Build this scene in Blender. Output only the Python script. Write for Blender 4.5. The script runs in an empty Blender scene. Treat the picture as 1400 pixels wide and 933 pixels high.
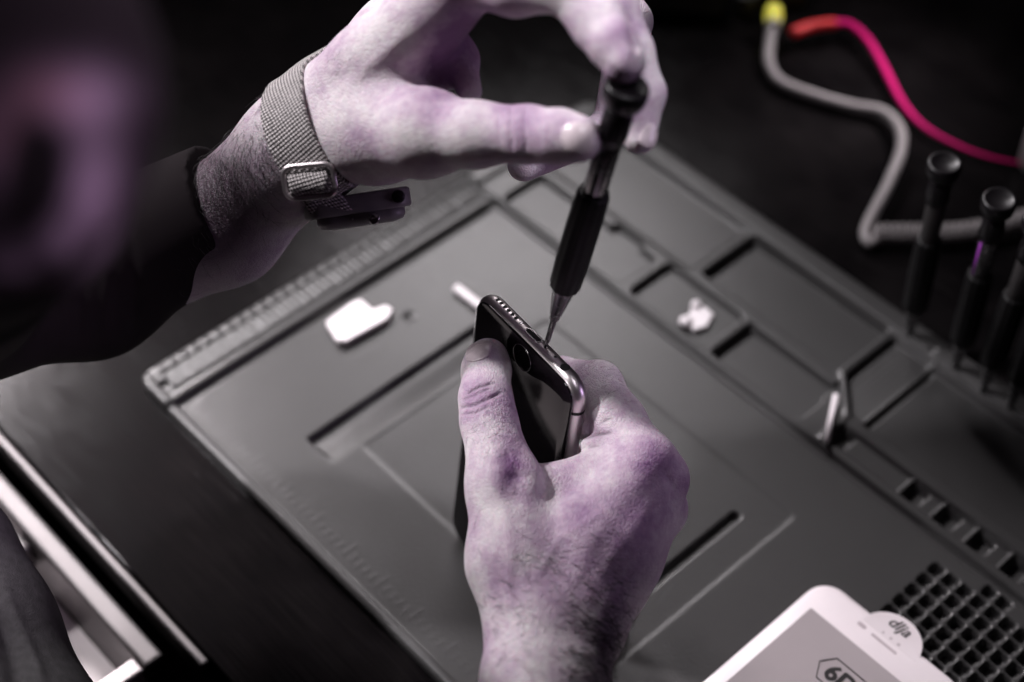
import bpy, math, random
import numpy as np
random.seed(7); rng = np.random.default_rng(7)
S = 0.01                                   # everything below is written in centimetres
scene = bpy.context.scene
COL = scene.collection

# ------------------------------------------------------------------ camera model (cm)
FPX, CX, CY = 2317.0, 700.0, 466.5
PITCH = math.atan(2606.0 / 2317.0)
CAM = np.array([0.0, 0.0, 62.0])
RT = np.array([1.0, 0, 0])
FW = np.array([0, math.cos(PITCH), -math.sin(PITCH)])
UP = np.array([0, math.sin(PITCH), math.cos(PITCH)])
def ray(x, y): return FW + RT * (x - CX) / FPX - UP * (y - CY) / FPX
def P(x, y, d): return CAM + ray(x, y) * d                   # photo position + distance -> place
def G(x, y, z=0.0):
    r = ray(x, y); return CAM + r * ((z - CAM[2]) / r[2])    # photo position + height -> place
def proj(v):
    q = np.asarray(v) - CAM; d = q @ FW
    return CX + FPX * (q @ RT) / d, CY - FPX * (q @ UP) / d, d
AZ = math.radians(47.5)
MA = np.array([math.sin(AZ), math.cos(AZ), 0]); MB_ = np.array([math.cos(AZ), -math.sin(AZ), 0])
MO = G(188, 527)
ZV = np.array([0, 0, 1.0])
def M(a, b, z=0.0): return MO + MA * a + MB_ * b + ZV * z    # place on the mat
def nrm(v): v = np.asarray(v, float); return v / np.linalg.norm(v)

# ------------------------------------------------------------------ object helpers
def empty(name, loc, label=None, cat=None, group=None):
    o = bpy.data.objects.new(name, None); COL.objects.link(o)
    o.empty_display_size = 0.01
    o.location = tuple(np.asarray(loc) * S)
    tag(o, label, cat, group); return o
def tag(o, label=None, cat=None, group=None, kind=None):
    if label: o['label'] = label
    if cat: o['category'] = cat
    if group: o['group'] = group
    if kind: o['kind'] = kind
    return o
OFF = {}
def wloc(o):
    l = np.zeros(3)
    while o is not None:
        l += np.array(o.location) / S; o = o.parent
    return l
def mesh(name, V, F, mat, parent=None, smooth=True, origin=None, uv=None, attrs=None):
    V = np.asarray(V, float).reshape(-1, 3)
    if origin is None:
        base = wloc(parent) if parent is not None else V.mean(0)
    else: base = np.asarray(origin, float)
    me = bpy.data.meshes.new(name)
    Vb = (V - base) * S
    if isinstance(F, np.ndarray):
        me.vertices.add(len(Vb)); me.vertices.foreach_set('co', Vb.astype(np.float32).ravel())
        me.loops.add(F.size); me.loops.foreach_set('vertex_index', F.astype(np.int32).ravel())
        me.polygons.add(len(F)); me.polygons.foreach_set('loop_start', np.arange(0, F.size, F.shape[1], dtype=np.int32)); me.update(calc_edges=True)
    else: me.from_pydata([tuple(v) for v in Vb], [], [tuple(int(i) for i in f) for f in F])
    o = bpy.data.objects.new(name, me); COL.objects.link(o)
    if parent is not None:
        o.parent = parent; o.location = tuple((base - wloc(parent)) * S)
    else: o.location = tuple(base * S)
    for m in (mat if isinstance(mat, (list, tuple)) else [mat]): me.materials.append(m)
    if smooth: me.polygons.foreach_set('use_smooth', [True] * len(me.polygons))
    if uv is not None:
        l = me.uv_layers.new(name='UVMap'); idx = np.empty(len(me.loops), np.int32)
        me.loops.foreach_get('vertex_index', idx)
        l.data.foreach_set('uv', np.asarray(uv, np.float32)[idx].ravel())
    for k, a in (attrs or {}).items():
        at = me.attributes.new(k, 'FLOAT', 'POINT'); at.data.foreach_set('value', np.asarray(a, np.float32))
    me.update()
    return o
def fixn(o):
    import bmesh
    bm = bmesh.new(); bm.from_mesh(o.data); bmesh.ops.recalc_face_normals(bm, faces=bm.faces[:]); bm.to_mesh(o.data); bm.free(); return o
def bevel(o, w, seg=3, ang=40):
    m = o.modifiers.new('edge', 'BEVEL'); m.width = w * S; m.segments = seg
    m.limit_method = 'ANGLE'; m.angle_limit = math.radians(ang); return o
class Geo:
    def __init__(s): s.V = []; s.F = []
    def add(s, V, F):
        n = len(s.V); s.V += [np.asarray(v, float) for v in V]; s.F += [tuple(i + n for i in f) for f in F]; return s
    def box(s, o, x, y, z, lo, hi):
        c = [(i, j, k) for k in (lo[2], hi[2]) for j in (lo[1], hi[1]) for i in (lo[0], hi[0])]
        return s.add([o + x * i + y * j + z * k for i, j, k in c],
                     [(0, 1, 3, 2), (4, 6, 7, 5), (0, 4, 5, 1), (2, 3, 7, 6), (0, 2, 6, 4), (1, 5, 7, 3)])
    def lathe(s, base, axis, prof, n=32):
        ax = nrm(axis); u = nrm(np.cross(ax, [0.3, 0.9, 0.2])); v = np.cross(ax, u); V = []
        for h, r in prof:
            for k in range(n):
                t = 2 * math.pi * k / n; V.append(base + ax * h + (u * math.cos(t) + v * math.sin(t)) * r)
        F = [(i * n + k, i * n + (k + 1) % n, (i + 1) * n + (k + 1) % n, (i + 1) * n + k) for i in range(len(prof) - 1) for k in range(n)]
        F.append(tuple(range(n))[::-1]); F.append(tuple((len(prof) - 1) * n + k for k in range(n)))
        return s.add(V, F)
    def tube(s, pts, r, n=12):
        pts = [np.asarray(p, float) for p in pts]; m = len(pts); rr = r if hasattr(r, '__len__') else [r] * m; V = []
        u = None
        for i in range(m):
            t = nrm(pts[min(i + 1, m - 1)] - pts[max(i - 1, 0)])
            if u is None: u = nrm(np.cross(t, [0.31, 0.22, 0.92]))
            u = nrm(u - t * (u @ t)); v = np.cross(t, u)
            for k in range(n):
                a = 2 * math.pi * k / n; V.append(pts[i] + (u * math.cos(a) + v * math.sin(a)) * rr[i])
        F = [(i * n + k, i * n + (k + 1) % n, (i + 1) * n + (k + 1) % n, (i + 1) * n + k) for i in range(m - 1) for k in range(n)]
        F.append(tuple(range(n))[::-1]); F.append(tuple((m - 1) * n + k for k in range(n)))
        return s.add(V, F)
    def prism(s, outline, up, h):
        n = len(outline); up = np.asarray(up, float)
        return s.add(list(outline) + [p + up * h for p in outline],
                     [tuple(range(n))[::-1], tuple(range(n, 2 * n))] + [(i, (i + 1) % n, n + (i + 1) % n, n + i) for i in range(n)])
    def make(s, name, mat, parent=None, smooth=True, origin=None, **k):
        return fixn(mesh(name, s.V, s.F, mat, parent, smooth, origin, **k))
def spline(pts, n=10):
    pts = [np.asarray(p, float) for p in pts]; out = []
    for i in range(len(pts) - 1):
        p0 = pts[max(i - 1, 0)]; p1 = pts[i]; p2 = pts[i + 1]; p3 = pts[min(i + 2, len(pts) - 1)]
        for k in range(n):
            t = k / n
            out.append(0.5 * ((2 * p1) + (p2 - p0) * t + (2 * p0 - 5 * p1 + 4 * p2 - p3) * t * t + (3 * p1 - p0 - 3 * p2 + p3) * t ** 3))
    out.append(pts[-1]); return out
def rrect(w, h, r, n=8):
    out = []
    for cx, cy, a0 in ((w - r, h - r, 0), (r, h - r, 90), (r, r, 180), (w - r, r, 270)):
        for k in range(n + 1):
            a = math.radians(a0 + 90 * k / n); out.append((cx + r * math.cos(a), cy + r * math.sin(a)))
    return out

# ------------------------------------------------------------------ materials
def newmat(name):
    m = bpy.data.materials.new(name); m.use_nodes = True
    return m, m.node_tree.nodes, m.node_tree.links, m.node_tree.nodes['Principled BSDF']
def simple(name, col, rough=0.5, metal=0.0, spec=0.5, noise=0.0, nscale=200, bump=0.0, bscale=400, coat=0.0):
    m, N, L, B = newmat(name)
    B.inputs['Base Color'].default_value = (*col, 1); B.inputs['Roughness'].default_value = rough
    B.inputs['Metallic'].default_value = metal; B.inputs['Specular IOR Level'].default_value = spec
    B.inputs['Coat Weight'].default_value = coat
    tc = N.new('ShaderNodeTexCoord')
    if noise:
        t = N.new('ShaderNodeTexNoise'); t.inputs['Scale'].default_value = nscale; t.inputs['Detail'].default_value = 6
        L.new(tc.outputs['Object'], t.inputs['Vector'])
        mr = N.new('ShaderNodeMapRange'); L.new(t.outputs['Fac'], mr.inputs[0])
        mr.inputs[1].default_value = 0.3; mr.inputs[2].default_value = 0.7
        mr.inputs[3].default_value = 1 - noise; mr.inputs[4].default_value = 1 + noise
        mx = N.new('ShaderNodeMix'); mx.data_type = 'RGBA'; mx.blend_type = 'MULTIPLY'; mx.inputs[0].default_value = 1
        mx.inputs[6].default_value = (*col, 1); L.new(mr.outputs[0], mx.inputs[7]); L.new(mx.outputs[2], B.inputs['Base Color'])
        mr2 = N.new('ShaderNodeMapRange'); L.new(t.outputs['Fac'], mr2.inputs[0])
        mr2.inputs[3].default_value = max(0, rough - min(.12, noise)); mr2.inputs[4].default_value = min(1, rough + min(.12, noise)); L.new(mr2.outputs[0], B.inputs['Roughness'])
    if bump:
        t2 = N.new('ShaderNodeTexNoise'); t2.inputs['Scale'].default_value = bscale; t2.inputs['Detail'].default_value = 3
        L.new(tc.outputs['Object'], t2.inputs['Vector'])
        bp = N.new('ShaderNodeBump'); bp.inputs['Strength'].default_value = bump; bp.inputs['Distance'].default_value = 0.0005
        L.new(t2.outputs['Fac'], bp.inputs['Height']); L.new(bp.outputs['Normal'], B.inputs['Normal'])
    return m
def skin_mat(name):
    m, N, L, B = newmat(name)
    tc = N.new('ShaderNodeTexCoord')
    at = N.new('ShaderNodeAttribute'); at.attribute_name = 'flush_shade'
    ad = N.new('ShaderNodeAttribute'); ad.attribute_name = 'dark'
    n1 = N.new('ShaderNodeTexNoise'); n1.inputs['Scale'].default_value = 55; n1.inputs['Detail'].default_value = 5; n1.inputs['Roughness'].default_value = 0.6
    n2 = N.new('ShaderNodeTexNoise'); n2.inputs['Scale'].default_value = 420; n2.inputs['Detail'].default_value = 4
    n3 = N.new('ShaderNodeTexNoise'); n3.inputs['Scale'].default_value = 2200; n3.inputs['Detail'].default_value = 2
    for n in (n1, n2, n3): L.new(tc.outputs['Object'], n.inputs['Vector'])
    def math_(op, a, b):
        k = N.new('ShaderNodeMath'); k.operation = op
        for i, v in enumerate((a, b)):
            if isinstance(v, (int, float)): k.inputs[i].default_value = v
            else: L.new(v, k.inputs[i])
        return k.outputs[0]
    mr = N.new('ShaderNodeMapRange'); mr.inputs[1].default_value = 0.38; mr.inputs[2].default_value = 0.68; L.new(n1.outputs['Fac'], mr.inputs[0])
    f = math_('ADD', math_('MULTIPLY', mr.outputs[0], 0.50), at.outputs['Fac'])
    f = math_('ADD', f, math_('MULTIPLY', math_('SUBTRACT', n2.outputs['Fac'], 0.5), 0.55))
    cr = N.new('ShaderNodeValToRGB'); L.new(f, cr.inputs[0])
    e = cr.color_ramp.elements
    e[0].position = 0.0; e[0].color = (0.64, 0.585, 0.605, 1)
    e[1].position = 1.0; e[1].color = (0.22, 0.115, 0.235, 1)
    k = e.new(0.45); k.color = (0.45, 0.34, 0.435, 1)
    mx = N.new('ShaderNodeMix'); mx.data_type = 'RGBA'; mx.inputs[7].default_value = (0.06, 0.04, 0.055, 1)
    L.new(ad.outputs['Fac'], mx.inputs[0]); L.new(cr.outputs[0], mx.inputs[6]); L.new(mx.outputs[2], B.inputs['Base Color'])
    B.inputs['Subsurface Weight'].default_value = 0.22
    B.inputs['Subsurface Radius'].default_value = (1.0, 0.35, 0.55); B.inputs['Subsurface Scale'].default_value = 0.004
    B.inputs['Roughness'].default_value = 0.5; B.inputs['Specular IOR Level'].default_value = 0.35
    v = N.new('ShaderNodeTexVoronoi'); v.feature = 'DISTANCE_TO_EDGE'; v.inputs['Scale'].default_value = 850
    mp = N.new('ShaderNodeMapping'); mp.inputs['Scale'].default_value = (1, 0.75, 1.15); L.new(tc.outputs['Object'], mp.inputs[0])
    wb = N.new('ShaderNodeVectorMath'); wb.operation = 'MULTIPLY_ADD'; L.new(n2.outputs['Color'], wb.inputs[0]); wb.inputs[1].default_value = (0.0016,) * 3; L.new(mp.outputs[0], wb.inputs[2])
    L.new(wb.outputs[0], v.inputs['Vector'])
    vr = N.new('ShaderNodeMapRange'); vr.inputs[1].default_value = 0.0; vr.inputs[2].default_value = 0.22; L.new(v.outputs['Distance'], vr.inputs[0])
    h = math_('ADD', math_('MULTIPLY', vr.outputs[0], 0.6), math_('ADD', math_('MULTIPLY', n2.outputs['Fac'], 0.8), math_('MULTIPLY', n3.outputs['Fac'], 0.5)))
    bp = N.new('ShaderNodeBump'); bp.inputs['Strength'].default_value = 0.7; bp.inputs['Distance'].default_value = 0.0004
    L.new(h, bp.inputs['Height']); L.new(bp.outputs['Normal'], B.inputs['Normal'])
    return m
SKIN = skin_mat('skin')
NAIL = simple('nail', (0.62, 0.53, 0.56), 0.28, noise=0.10, nscale=300)
HAIR = simple('hair', (0.012, 0.008, 0.010), 0.45)
MATGREY = simple('silicone', (0.046, 0.0449, 0.0453), 0.29, spec=0.34, noise=0.02, nscale=120, bump=0.25, bscale=900)
BLACKPL = simple('black_plastic', (0.005, 0.004, 0.005), 0.38, spec=.3, noise=0.1, nscale=100)
RUBBER = simple('black_rubber', (0.005, 0.0045, 0.005), 0.5, spec=.2, bump=0.3, bscale=1200)
STEEL = simple('steel', (0.34, 0.33, 0.335), 0.22, metal=1.0, noise=0.08, nscale=300)
DARKSTEEL = simple('dark_steel', (0.20, 0.195, 0.20), 0.25, metal=1.0, noise=0.1, nscale=300)
PHMETAL = simple('phone_metal', (0.62, 0.57, 0.58), 0.36, metal=1.0, bump=0.08, bscale=3000)
GLASS = simple('black_glass', (0.004, 0.003, 0.004), 0.06, spec=0.5)
HOLE = simple('hole_black', (0.002, 0.002, 0.002), 0.7)
WHITEBIT = simple('white_bit', (0.93, 0.87, 0.90), 0.25, noise=0.03, nscale=60)
GREYPL = simple('watch_plastic', (0.19, 0.18, 0.182), 0.42, noise=0.08, nscale=200)
WHITEPL = simple('white_plastic', (0.78, 0.71, 0.74), 0.30, noise=0.03, nscale=60)
SCRGREY = simple('screen_film', (0.42, 0.375, 0.39), 0.16, noise=0.03, nscale=30)
INK = simple('ink', (0.012, 0.010, 0.011), 0.4)
FAINT = simple('faint_grey', (0.52, 0.45, 0.48), 0.35)
CABLE = simple('cable_grey', (0.30, 0.275, 0.28), 0.42, noise=0.06, nscale=200)
PINK = simple('pink_cable', (0.85, 0.006, 0.22), 0.55, spec=.15)
RED = simple('red_plug', (0.75, 0.012, 0.02), 0.45, noise=0.2, nscale=700)
YELLOW = simple('yellow_plug', (0.80, 0.72, 0.10), 0.4, noise=0.25, nscale=300)
for k_, c_ in (('Emission Color', (.85, .80, .10, 1)), ('Emission Strength', .45)): YELLOW.node_tree.nodes['Principled BSDF'].inputs[k_].default_value = c_   # whole plug glows faintly
PALE = simple('pale_plug', (0.75, 0.72, 0.70), 0.35)
ALU = simple('aluminium', (0.085, 0.079, 0.080), 0.5, metal=0.8, noise=0.06, nscale=80)
TRAY = simple('tray_metal', (0.45, 0.41, 0.415), 0.5, metal=0.3, noise=0.06, nscale=60)
DARKDEV = simple('dark_device', (0.07, 0.068, 0.068), 0.5, noise=0.15, nscale=90)
PURPLE_GLINT = simple('purple_highlight', (0.42, 0.06, 0.55), 0.35)
CLOTH = simple('dark_cloth', (0.07, 0.067, 0.069), 0.9, spec=0.2, noise=0.2, nscale=300, bump=0.6, bscale=1500)
def light_patch_mat():
    m, N, L, B = newmat('cloth_light_patch')
    a = N.new('ShaderNodeAttribute'); a.attribute_name = 'print'; r = N.new('ShaderNodeAttribute'); r.attribute_name = 'red'
    tc = N.new('ShaderNodeTexCoord'); t = N.new('ShaderNodeTexNoise'); t.inputs['Scale'].default_value = 60; L.new(tc.outputs['Object'], t.inputs['Vector'])
    c = N.new('ShaderNodeMix'); c.data_type = 'RGBA'; c.inputs[6].default_value = (.34, .24, .33, 1); c.inputs[7].default_value = (.28, .15, .19, 1); L.new(r.outputs['Fac'], c.inputs[0])  # purple and reddish tones painted on the cloth in place of light
    x = N.new('ShaderNodeMath'); x.operation = 'MULTIPLY'; L.new(a.outputs['Fac'], x.inputs[0]); y = N.new('ShaderNodeMapRange'); y.inputs[3].default_value = .7; y.inputs[4].default_value = 1.2; L.new(t.outputs['Fac'], y.inputs[0]); L.new(y.outputs[0], x.inputs[1])
    k = N.new('ShaderNodeMix'); k.data_type = 'RGBA'; k.inputs[6].default_value = (.007, .005, .006, 1); L.new(x.outputs[0], k.inputs[0]); L.new(c.outputs[2], k.inputs[7]); L.new(k.outputs[2], B.inputs['Base Color'])
    B.inputs['Roughness'].default_value = .95; B.inputs['Specular IOR Level'].default_value = .1
    return m
LIGHT_PATCH = light_patch_mat()
FLOORM = simple('floor_dark', (0.008, 0.007, 0.008), 0.6, noise=0.2, nscale=4)
def table_mat():
    m, N, L, B = newmat('brushed_dark_metal')
    tc = N.new('ShaderNodeTexCoord'); mp = N.new('ShaderNodeMapping')
    mp.inputs['Rotation'].default_value = (0, 0, math.radians(47.5)); L.new(tc.outputs['Object'], mp.inputs[0])
    sc = N.new('ShaderNodeVectorMath'); sc.operation = 'MULTIPLY'; sc.inputs[1].default_value = (30, 900, 1); L.new(mp.outputs[0], sc.inputs[0])
    n = N.new('ShaderNodeTexNoise'); n.inputs['Scale'].default_value = 1; n.inputs['Detail'].default_value = 5; L.new(sc.outputs[0], n.inputs['Vector'])
    n2 = N.new('ShaderNodeTexNoise'); n2.inputs['Scale'].default_value = 26; n2.inputs['Detail'].default_value = 4; L.new(tc.outputs['Object'], n2.inputs['Vector'])
    mul = N.new('ShaderNodeMath'); mul.operation = 'MULTIPLY'; L.new(n.outputs['Fac'], mul.inputs[0]); L.new(n2.outputs['Fac'], mul.inputs[1])
    cr = N.new('ShaderNodeValToRGB'); cr.color_ramp.elements[0].position = 0.12; cr.color_ramp.elements[0].color = (0.002, 0.0016, 0.002, 1)
    cr.color_ramp.elements[1].position = 0.42; cr.color_ramp.elements[1].color = (0.012, 0.0105, 0.011, 1)
    L.new(mul.outputs[0], cr.inputs[0]); L.new(cr.outputs[0], B.inputs['Base Color'])
    B.inputs['Specular IOR Level'].default_value = 0.06; B.inputs['Metallic'].default_value = 0.1; B.inputs['Roughness'].default_value = 0.19
    rr = N.new('ShaderNodeMapRange'); rr.inputs[1].default_value = .12; rr.inputs[2].default_value = .42; rr.inputs[3].default_value = .21; rr.inputs[4].default_value = .09; L.new(mul.outputs[0], rr.inputs[0]); L.new(rr.outputs[0], B.inputs['Roughness'])
    bp = N.new('ShaderNodeBump'); bp.inputs['Strength'].default_value = 0.5; bp.inputs['Distance'].default_value = 0.0003
    L.new(n.outputs['Fac'], bp.inputs['Height']); L.new(bp.outputs['Normal'], B.inputs['Normal'])
    return m
TABLE = table_mat()
def weave_mat():
    m, N, L, B = newmat('woven_strap')
    tc = N.new('ShaderNodeTexCoord')
    def wave(u, v, ph):
        vm = N.new('ShaderNodeVectorMath'); vm.operation = 'DOT_PRODUCT'; vm.inputs[1].default_value = (u, v, 0); L.new(tc.outputs['UV'], vm.inputs[0])
        s = N.new('ShaderNodeMath'); s.operation = 'SINE'; L.new(vm.outputs['Value'], s.inputs[0]); return s.outputs[0]
    a = wave(2 * math.pi * 4.6, 2 * math.pi * 2.6, 0); b = wave(-2 * math.pi * 3.2, 2 * math.pi * 4.8, 0)
    mul = N.new('ShaderNodeMath'); mul.operation = 'MULTIPLY'; L.new(a, mul.inputs[0]); L.new(b, mul.inputs[1])
    nz = N.new('ShaderNodeTexNoise'); nz.inputs['Scale'].default_value = 900; L.new(tc.outputs['Object'], nz.inputs['Vector'])
    ad = N.new('ShaderNodeMath'); ad.operation = 'ADD'; L.new(mul.outputs[0], ad.inputs[0]); L.new(nz.outputs['Fac'], ad.inputs[1])
    cr = N.new('ShaderNodeValToRGB'); cr.color_ramp.elements[0].position = 0.15; cr.color_ramp.elements[0].color = (0.10, 0.094, 0.092, 1)
    cr.color_ramp.elements[1].position = 1.0; cr.color_ramp.elements[1].color = (0.62, 0.57, 0.575, 1)
    L.new(ad.outputs[0], cr.inputs[0]); L.new(cr.outputs[0], B.inputs['Base Color']); B.inputs['Roughness'].default_value = 0.75
    bp = N.new('ShaderNodeBump'); bp.inputs['Strength'].default_value = 0.9; bp.inputs['Distance'].default_value = 0.0005
    L.new(ad.outputs[0], bp.inputs['Height']); L.new(bp.outputs['Normal'], B.inputs['Normal'])
    return m
WEAVE = weave_mat()

# ------------------------------------------------------------------ sculpting: distance field -> one continuous surface
class Field:
    def __init__(s, h): s.h = h; s.ops = []
    def cone(s, a, b, ra, rb, k=0.5): s.ops.append((np.asarray(a, float), np.asarray(b, float), ra, rb, k))
    def build(s):
        pts = [(o[i], o[2 + i]) for o in s.ops for i in (0, 1)]; h = s.h
        lo = np.min([p - r for p, r in pts], 0) - .6; hi = np.max([p + r for p, r in pts], 0) + .6
        s.lo = lo
        s.n = np.ceil((np.asarray(hi) - s.lo) / h).astype(int) + 1
        s.D = np.full(s.n, 3.0, np.float32)
        for o in s.ops: s._cone(*o)
        return s
    def _win(s, lo, hi):
        i0 = np.clip(np.floor((lo - s.lo) / s.h).astype(int), 0, s.n - 1); i1 = np.clip(np.ceil((hi - s.lo) / s.h).astype(int) + 1, 1, s.n)
        if np.any(i1 <= i0): return None, None
        sl = tuple(slice(a, b) for a, b in zip(i0, i1))
        ax = [s.lo[k] + s.h * np.arange(i0[k], i1[k]) for k in range(3)]
        return sl, np.meshgrid(*ax, indexing='ij', sparse=True)
    def _blend(s, sl, d, k, cut=False):
        o = s.D[sl]
        if cut:
            h = np.maximum(k - np.abs(o + d), 0) / k; s.D[sl] = np.maximum(o, -d) + h * h * k * .25
        else:
            h = np.maximum(k - np.abs(o - d), 0) / k; s.D[sl] = np.minimum(o, d) - h * h * k * .25
    def _cone(s, a, b, ra, rb, k=0.5, cut=False):
        a = np.asarray(a, float); b = np.asarray(b, float); m = max(ra, rb) + k + 0.5
        sl, g = s._win(np.minimum(a, b) - m, np.maximum(a, b) + m)
        if sl is None: return
        ab = b - a; L2 = ab @ ab + 1e-9
        t = np.clip(((g[0] - a[0]) * ab[0] + (g[1] - a[1]) * ab[1] + (g[2] - a[2]) * ab[2]) / L2, 0, 1)
        d = np.sqrt((g[0] - a[0] - t * ab[0]) ** 2 + (g[1] - a[1] - t * ab[1]) ** 2 + (g[2] - a[2] - t * ab[2]) ** 2) - (ra + (rb - ra) * t)
        s._blend(sl, d.astype(np.float32), k, cut)
    def chain(s, pts, k=0.5):                       # pts: (x, y, depth, radius)
        for p, q in zip(pts[:-1], pts[1:]): s.cone(P(*p[:3]), P(*q[:3]), p[3], q[3], k)
    def sample(s, p):
        q = (np.asarray(p) - s.lo) / s.h; i = np.clip(np.floor(q).astype(int), 0, s.n - 2); f = np.clip(q - i, 0, 1); r = 0
        for dx in (0, 1):
            for dy in (0, 1):
                for dz in (0, 1):
                    w = (f[:, 0] if dx else 1 - f[:, 0]) * (f[:, 1] if dy else 1 - f[:, 1]) * (f[:, 2] if dz else 1 - f[:, 2])
                    r = r + w * s.D[i[:, 0] + dx, i[:, 1] + dy, i[:, 2] + dz]
        return r
    def grad(s, p):
        e = s.h; g = np.stack([s.sample(p + np.eye(3)[k] * e) - s.sample(p - np.eye(3)[k] * e) for k in range(3)], 1)
        return g / (np.linalg.norm(g, axis=1, keepdims=True) + 1e-9)
    def surface(s, it=2):                            # surface nets
        D = s.D; ins = D < 0; nx, ny, nz = D.shape
        c = [(i, j, k) for i in (0, 1) for j in (0, 1) for k in (0, 1)]
        cnt8 = np.zeros((nx - 1, ny - 1, nz - 1), np.int8)
        for o in c: cnt8 += ins[o[0]:nx - 1 + o[0], o[1]:ny - 1 + o[1], o[2]:nz - 1 + o[2]]
        act = (cnt8 > 0) & (cnt8 < 8); cell = np.argwhere(act)
        idx = np.full(act.shape, -1, np.int64); idx[act] = np.arange(len(cell))
        val = {o: D[cell[:, 0] + o[0], cell[:, 1] + o[1], cell[:, 2] + o[2]] for o in c}
        acc = np.zeros((len(cell), 3)); cnt = np.zeros(len(cell))
        for a in c:
            for b in c:
                if sum(b) == sum(a) + 1 and all(y >= x for x, y in zip(a, b)):
                    da, db = val[a], val[b]; cr = (da < 0) != (db < 0)
                    t = np.where(cr, da / np.where(cr, da - db, 1), 0)
                    for x in range(3): acc[:, x] += np.where(cr, a[x] + t * (b[x] - a[x]), 0)
                    cnt += cr
        V = (cell + acc / cnt[:, None]) * s.h + s.lo
        F = []
        for ax in range(3):
            o = [1, 1, 1]; o[ax] = 0
            A = ins[tuple(slice(o[k], (D.shape[k] - 1)) for k in range(3))]
            e2 = [o[k] + (1 if k == ax else 0) for k in range(3)]
            B_ = ins[tuple(slice(e2[k], e2[k] + A.shape[k]) for k in range(3))]
            df = A != B_; q = np.argwhere(df); flip = A[df]
            if not len(q): continue
            q = q + np.array(o); u, v = [k for k in range(3) if k != ax]
            eu = np.eye(3, dtype=int)[u]; ev = np.eye(3, dtype=int)[v]
            g = lambda z: idx[z[:, 0], z[:, 1], z[:, 2]]
            f = np.stack([g(q - eu - ev), g(q - ev), g(q), g(q - eu)], 1)
            if ax == 1: flip = ~flip
            f[~flip] = f[~flip][:, ::-1]; F.append(f)
        F = np.concatenate(F); F = F[(F >= 0).all(1)]
        E = np.concatenate([F[:, [i, (i + 1) % 4]] for i in range(4)])
        n2 = np.bincount(E[:, 0], minlength=len(V)) + np.bincount(E[:, 1], minlength=len(V))
        for _ in range(it):
            a2 = np.zeros_like(V)
            for k in range(3):
                a2[:, k] = np.bincount(E[:, 0], V[E[:, 1], k], len(V)) + np.bincount(E[:, 1], V[E[:, 0], k], len(V))
            V = V * 0.5 + 0.5 * a2 / np.maximum(n2, 1)[:, None]
        return V, F
def vnormals(V, F):
    n = np.cross(V[F[:, 2]] - V[F[:, 0]], V[F[:, 3]] - V[F[:, 1]]); N = np.zeros_like(V)
    for k in range(4):
        for x in range(3): N[:, x] += np.bincount(F[:, k], n[:, x], len(V))
    return N / (np.linalg.norm(N, axis=1, keepdims=True) + 1e-12)
def pix(V):
    q = V - CAM; d = q @ FW
    return np.stack([CX + FPX * (q @ RT) / d, CY - FPX * (q @ UP) / d, d], 1)
def dpoly(p, line):
    best = np.full(len(p), 1e9)
    for a, b in zip(line[:-1], line[1:]):
        a = np.array(a, float); b = np.array(b, float); ab = b - a
        t = np.clip(((p - a) @ ab) / (ab @ ab), 0, 1); best = np.minimum(best, np.linalg.norm(p - a - t[:, None] * ab, axis=1))
    return best
def crease(V, N, lines):                            # wrinkles, tendons and veins pressed into / raised from the skin
    px = pix(V); face = np.clip(-(N * nrm(FW)).sum(1) * 3, 0, 1); off = np.zeros(len(V))
    for line, w, dep in lines:
        d = dpoly(px[:, :2], line)
        e0 = np.linalg.norm(px[:, :2] - np.array(line[0]), axis=1); e1 = np.linalg.norm(px[:, :2] - np.array(line[-1]), axis=1)
        off += dep * np.exp(-(d / w) ** 2) * face * np.clip(np.minimum(e0, e1) / (3 * w) + 0.35, 0, 1)
    return V + N * off[:, None]
def blobs(V, N, lst):
    px = pix(V)[:, :2]; r = np.zeros(len(V))
    for x, y, sx, sy, amp in lst: r += amp * np.exp(-((px[:, 0] - x) / sx) ** 2 - ((px[:, 1] - y) / sy) ** 2)
    return r
def nail(field, ctr, tip_dir, up, w, l, parent, lift=0.03):
    t = nrm(tip_dir); up = nrm(np.asarray(up) - t * (np.asarray(up) @ t)); sd = np.cross(t, up)
    nu, nv = 15, 17; V = []
    for j in range(nv):
        v = j / (nv - 1) * 2 - 1
        for i in range(nu):
            u = i / (nu - 1) * 2 - 1
            ww = w * (1 - 0.18 * max(0, -v) ** 2.5 - 0.22 * max(0, v) ** 6); vv = v * (1 - (0.35 if v < 0 else 0.16) * u * u)
            V.append(ctr + sd * u * ww / 2 + t * vv * l / 2 + up * 1.2)
    V = np.array(V)
    for _ in range(40):
        d = field.sample(V) - lift; V -= up * np.clip(d, -.2, .2)[:, None] * 0.6
    vv_ = np.repeat(np.linspace(-1, 1, nv), nu); V += up * (.022 + .03 * vv_)[:, None]
    F = [(j * nu + i, j * nu + i + 1, (j + 1) * nu + i + 1, (j + 1) * nu + i) for j in range(nv - 1) for i in range(nu - 1)]
    o = mesh('fingernail', V, F, NAIL, parent)
    m = o.modifiers.new('thick', 'SOLIDIFY'); m.thickness = 0.05 * S; m.offset = 0
    m = o.modifiers.new('round', 'SUBSURF'); m.levels = m.render_levels = 1
    return o
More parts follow.
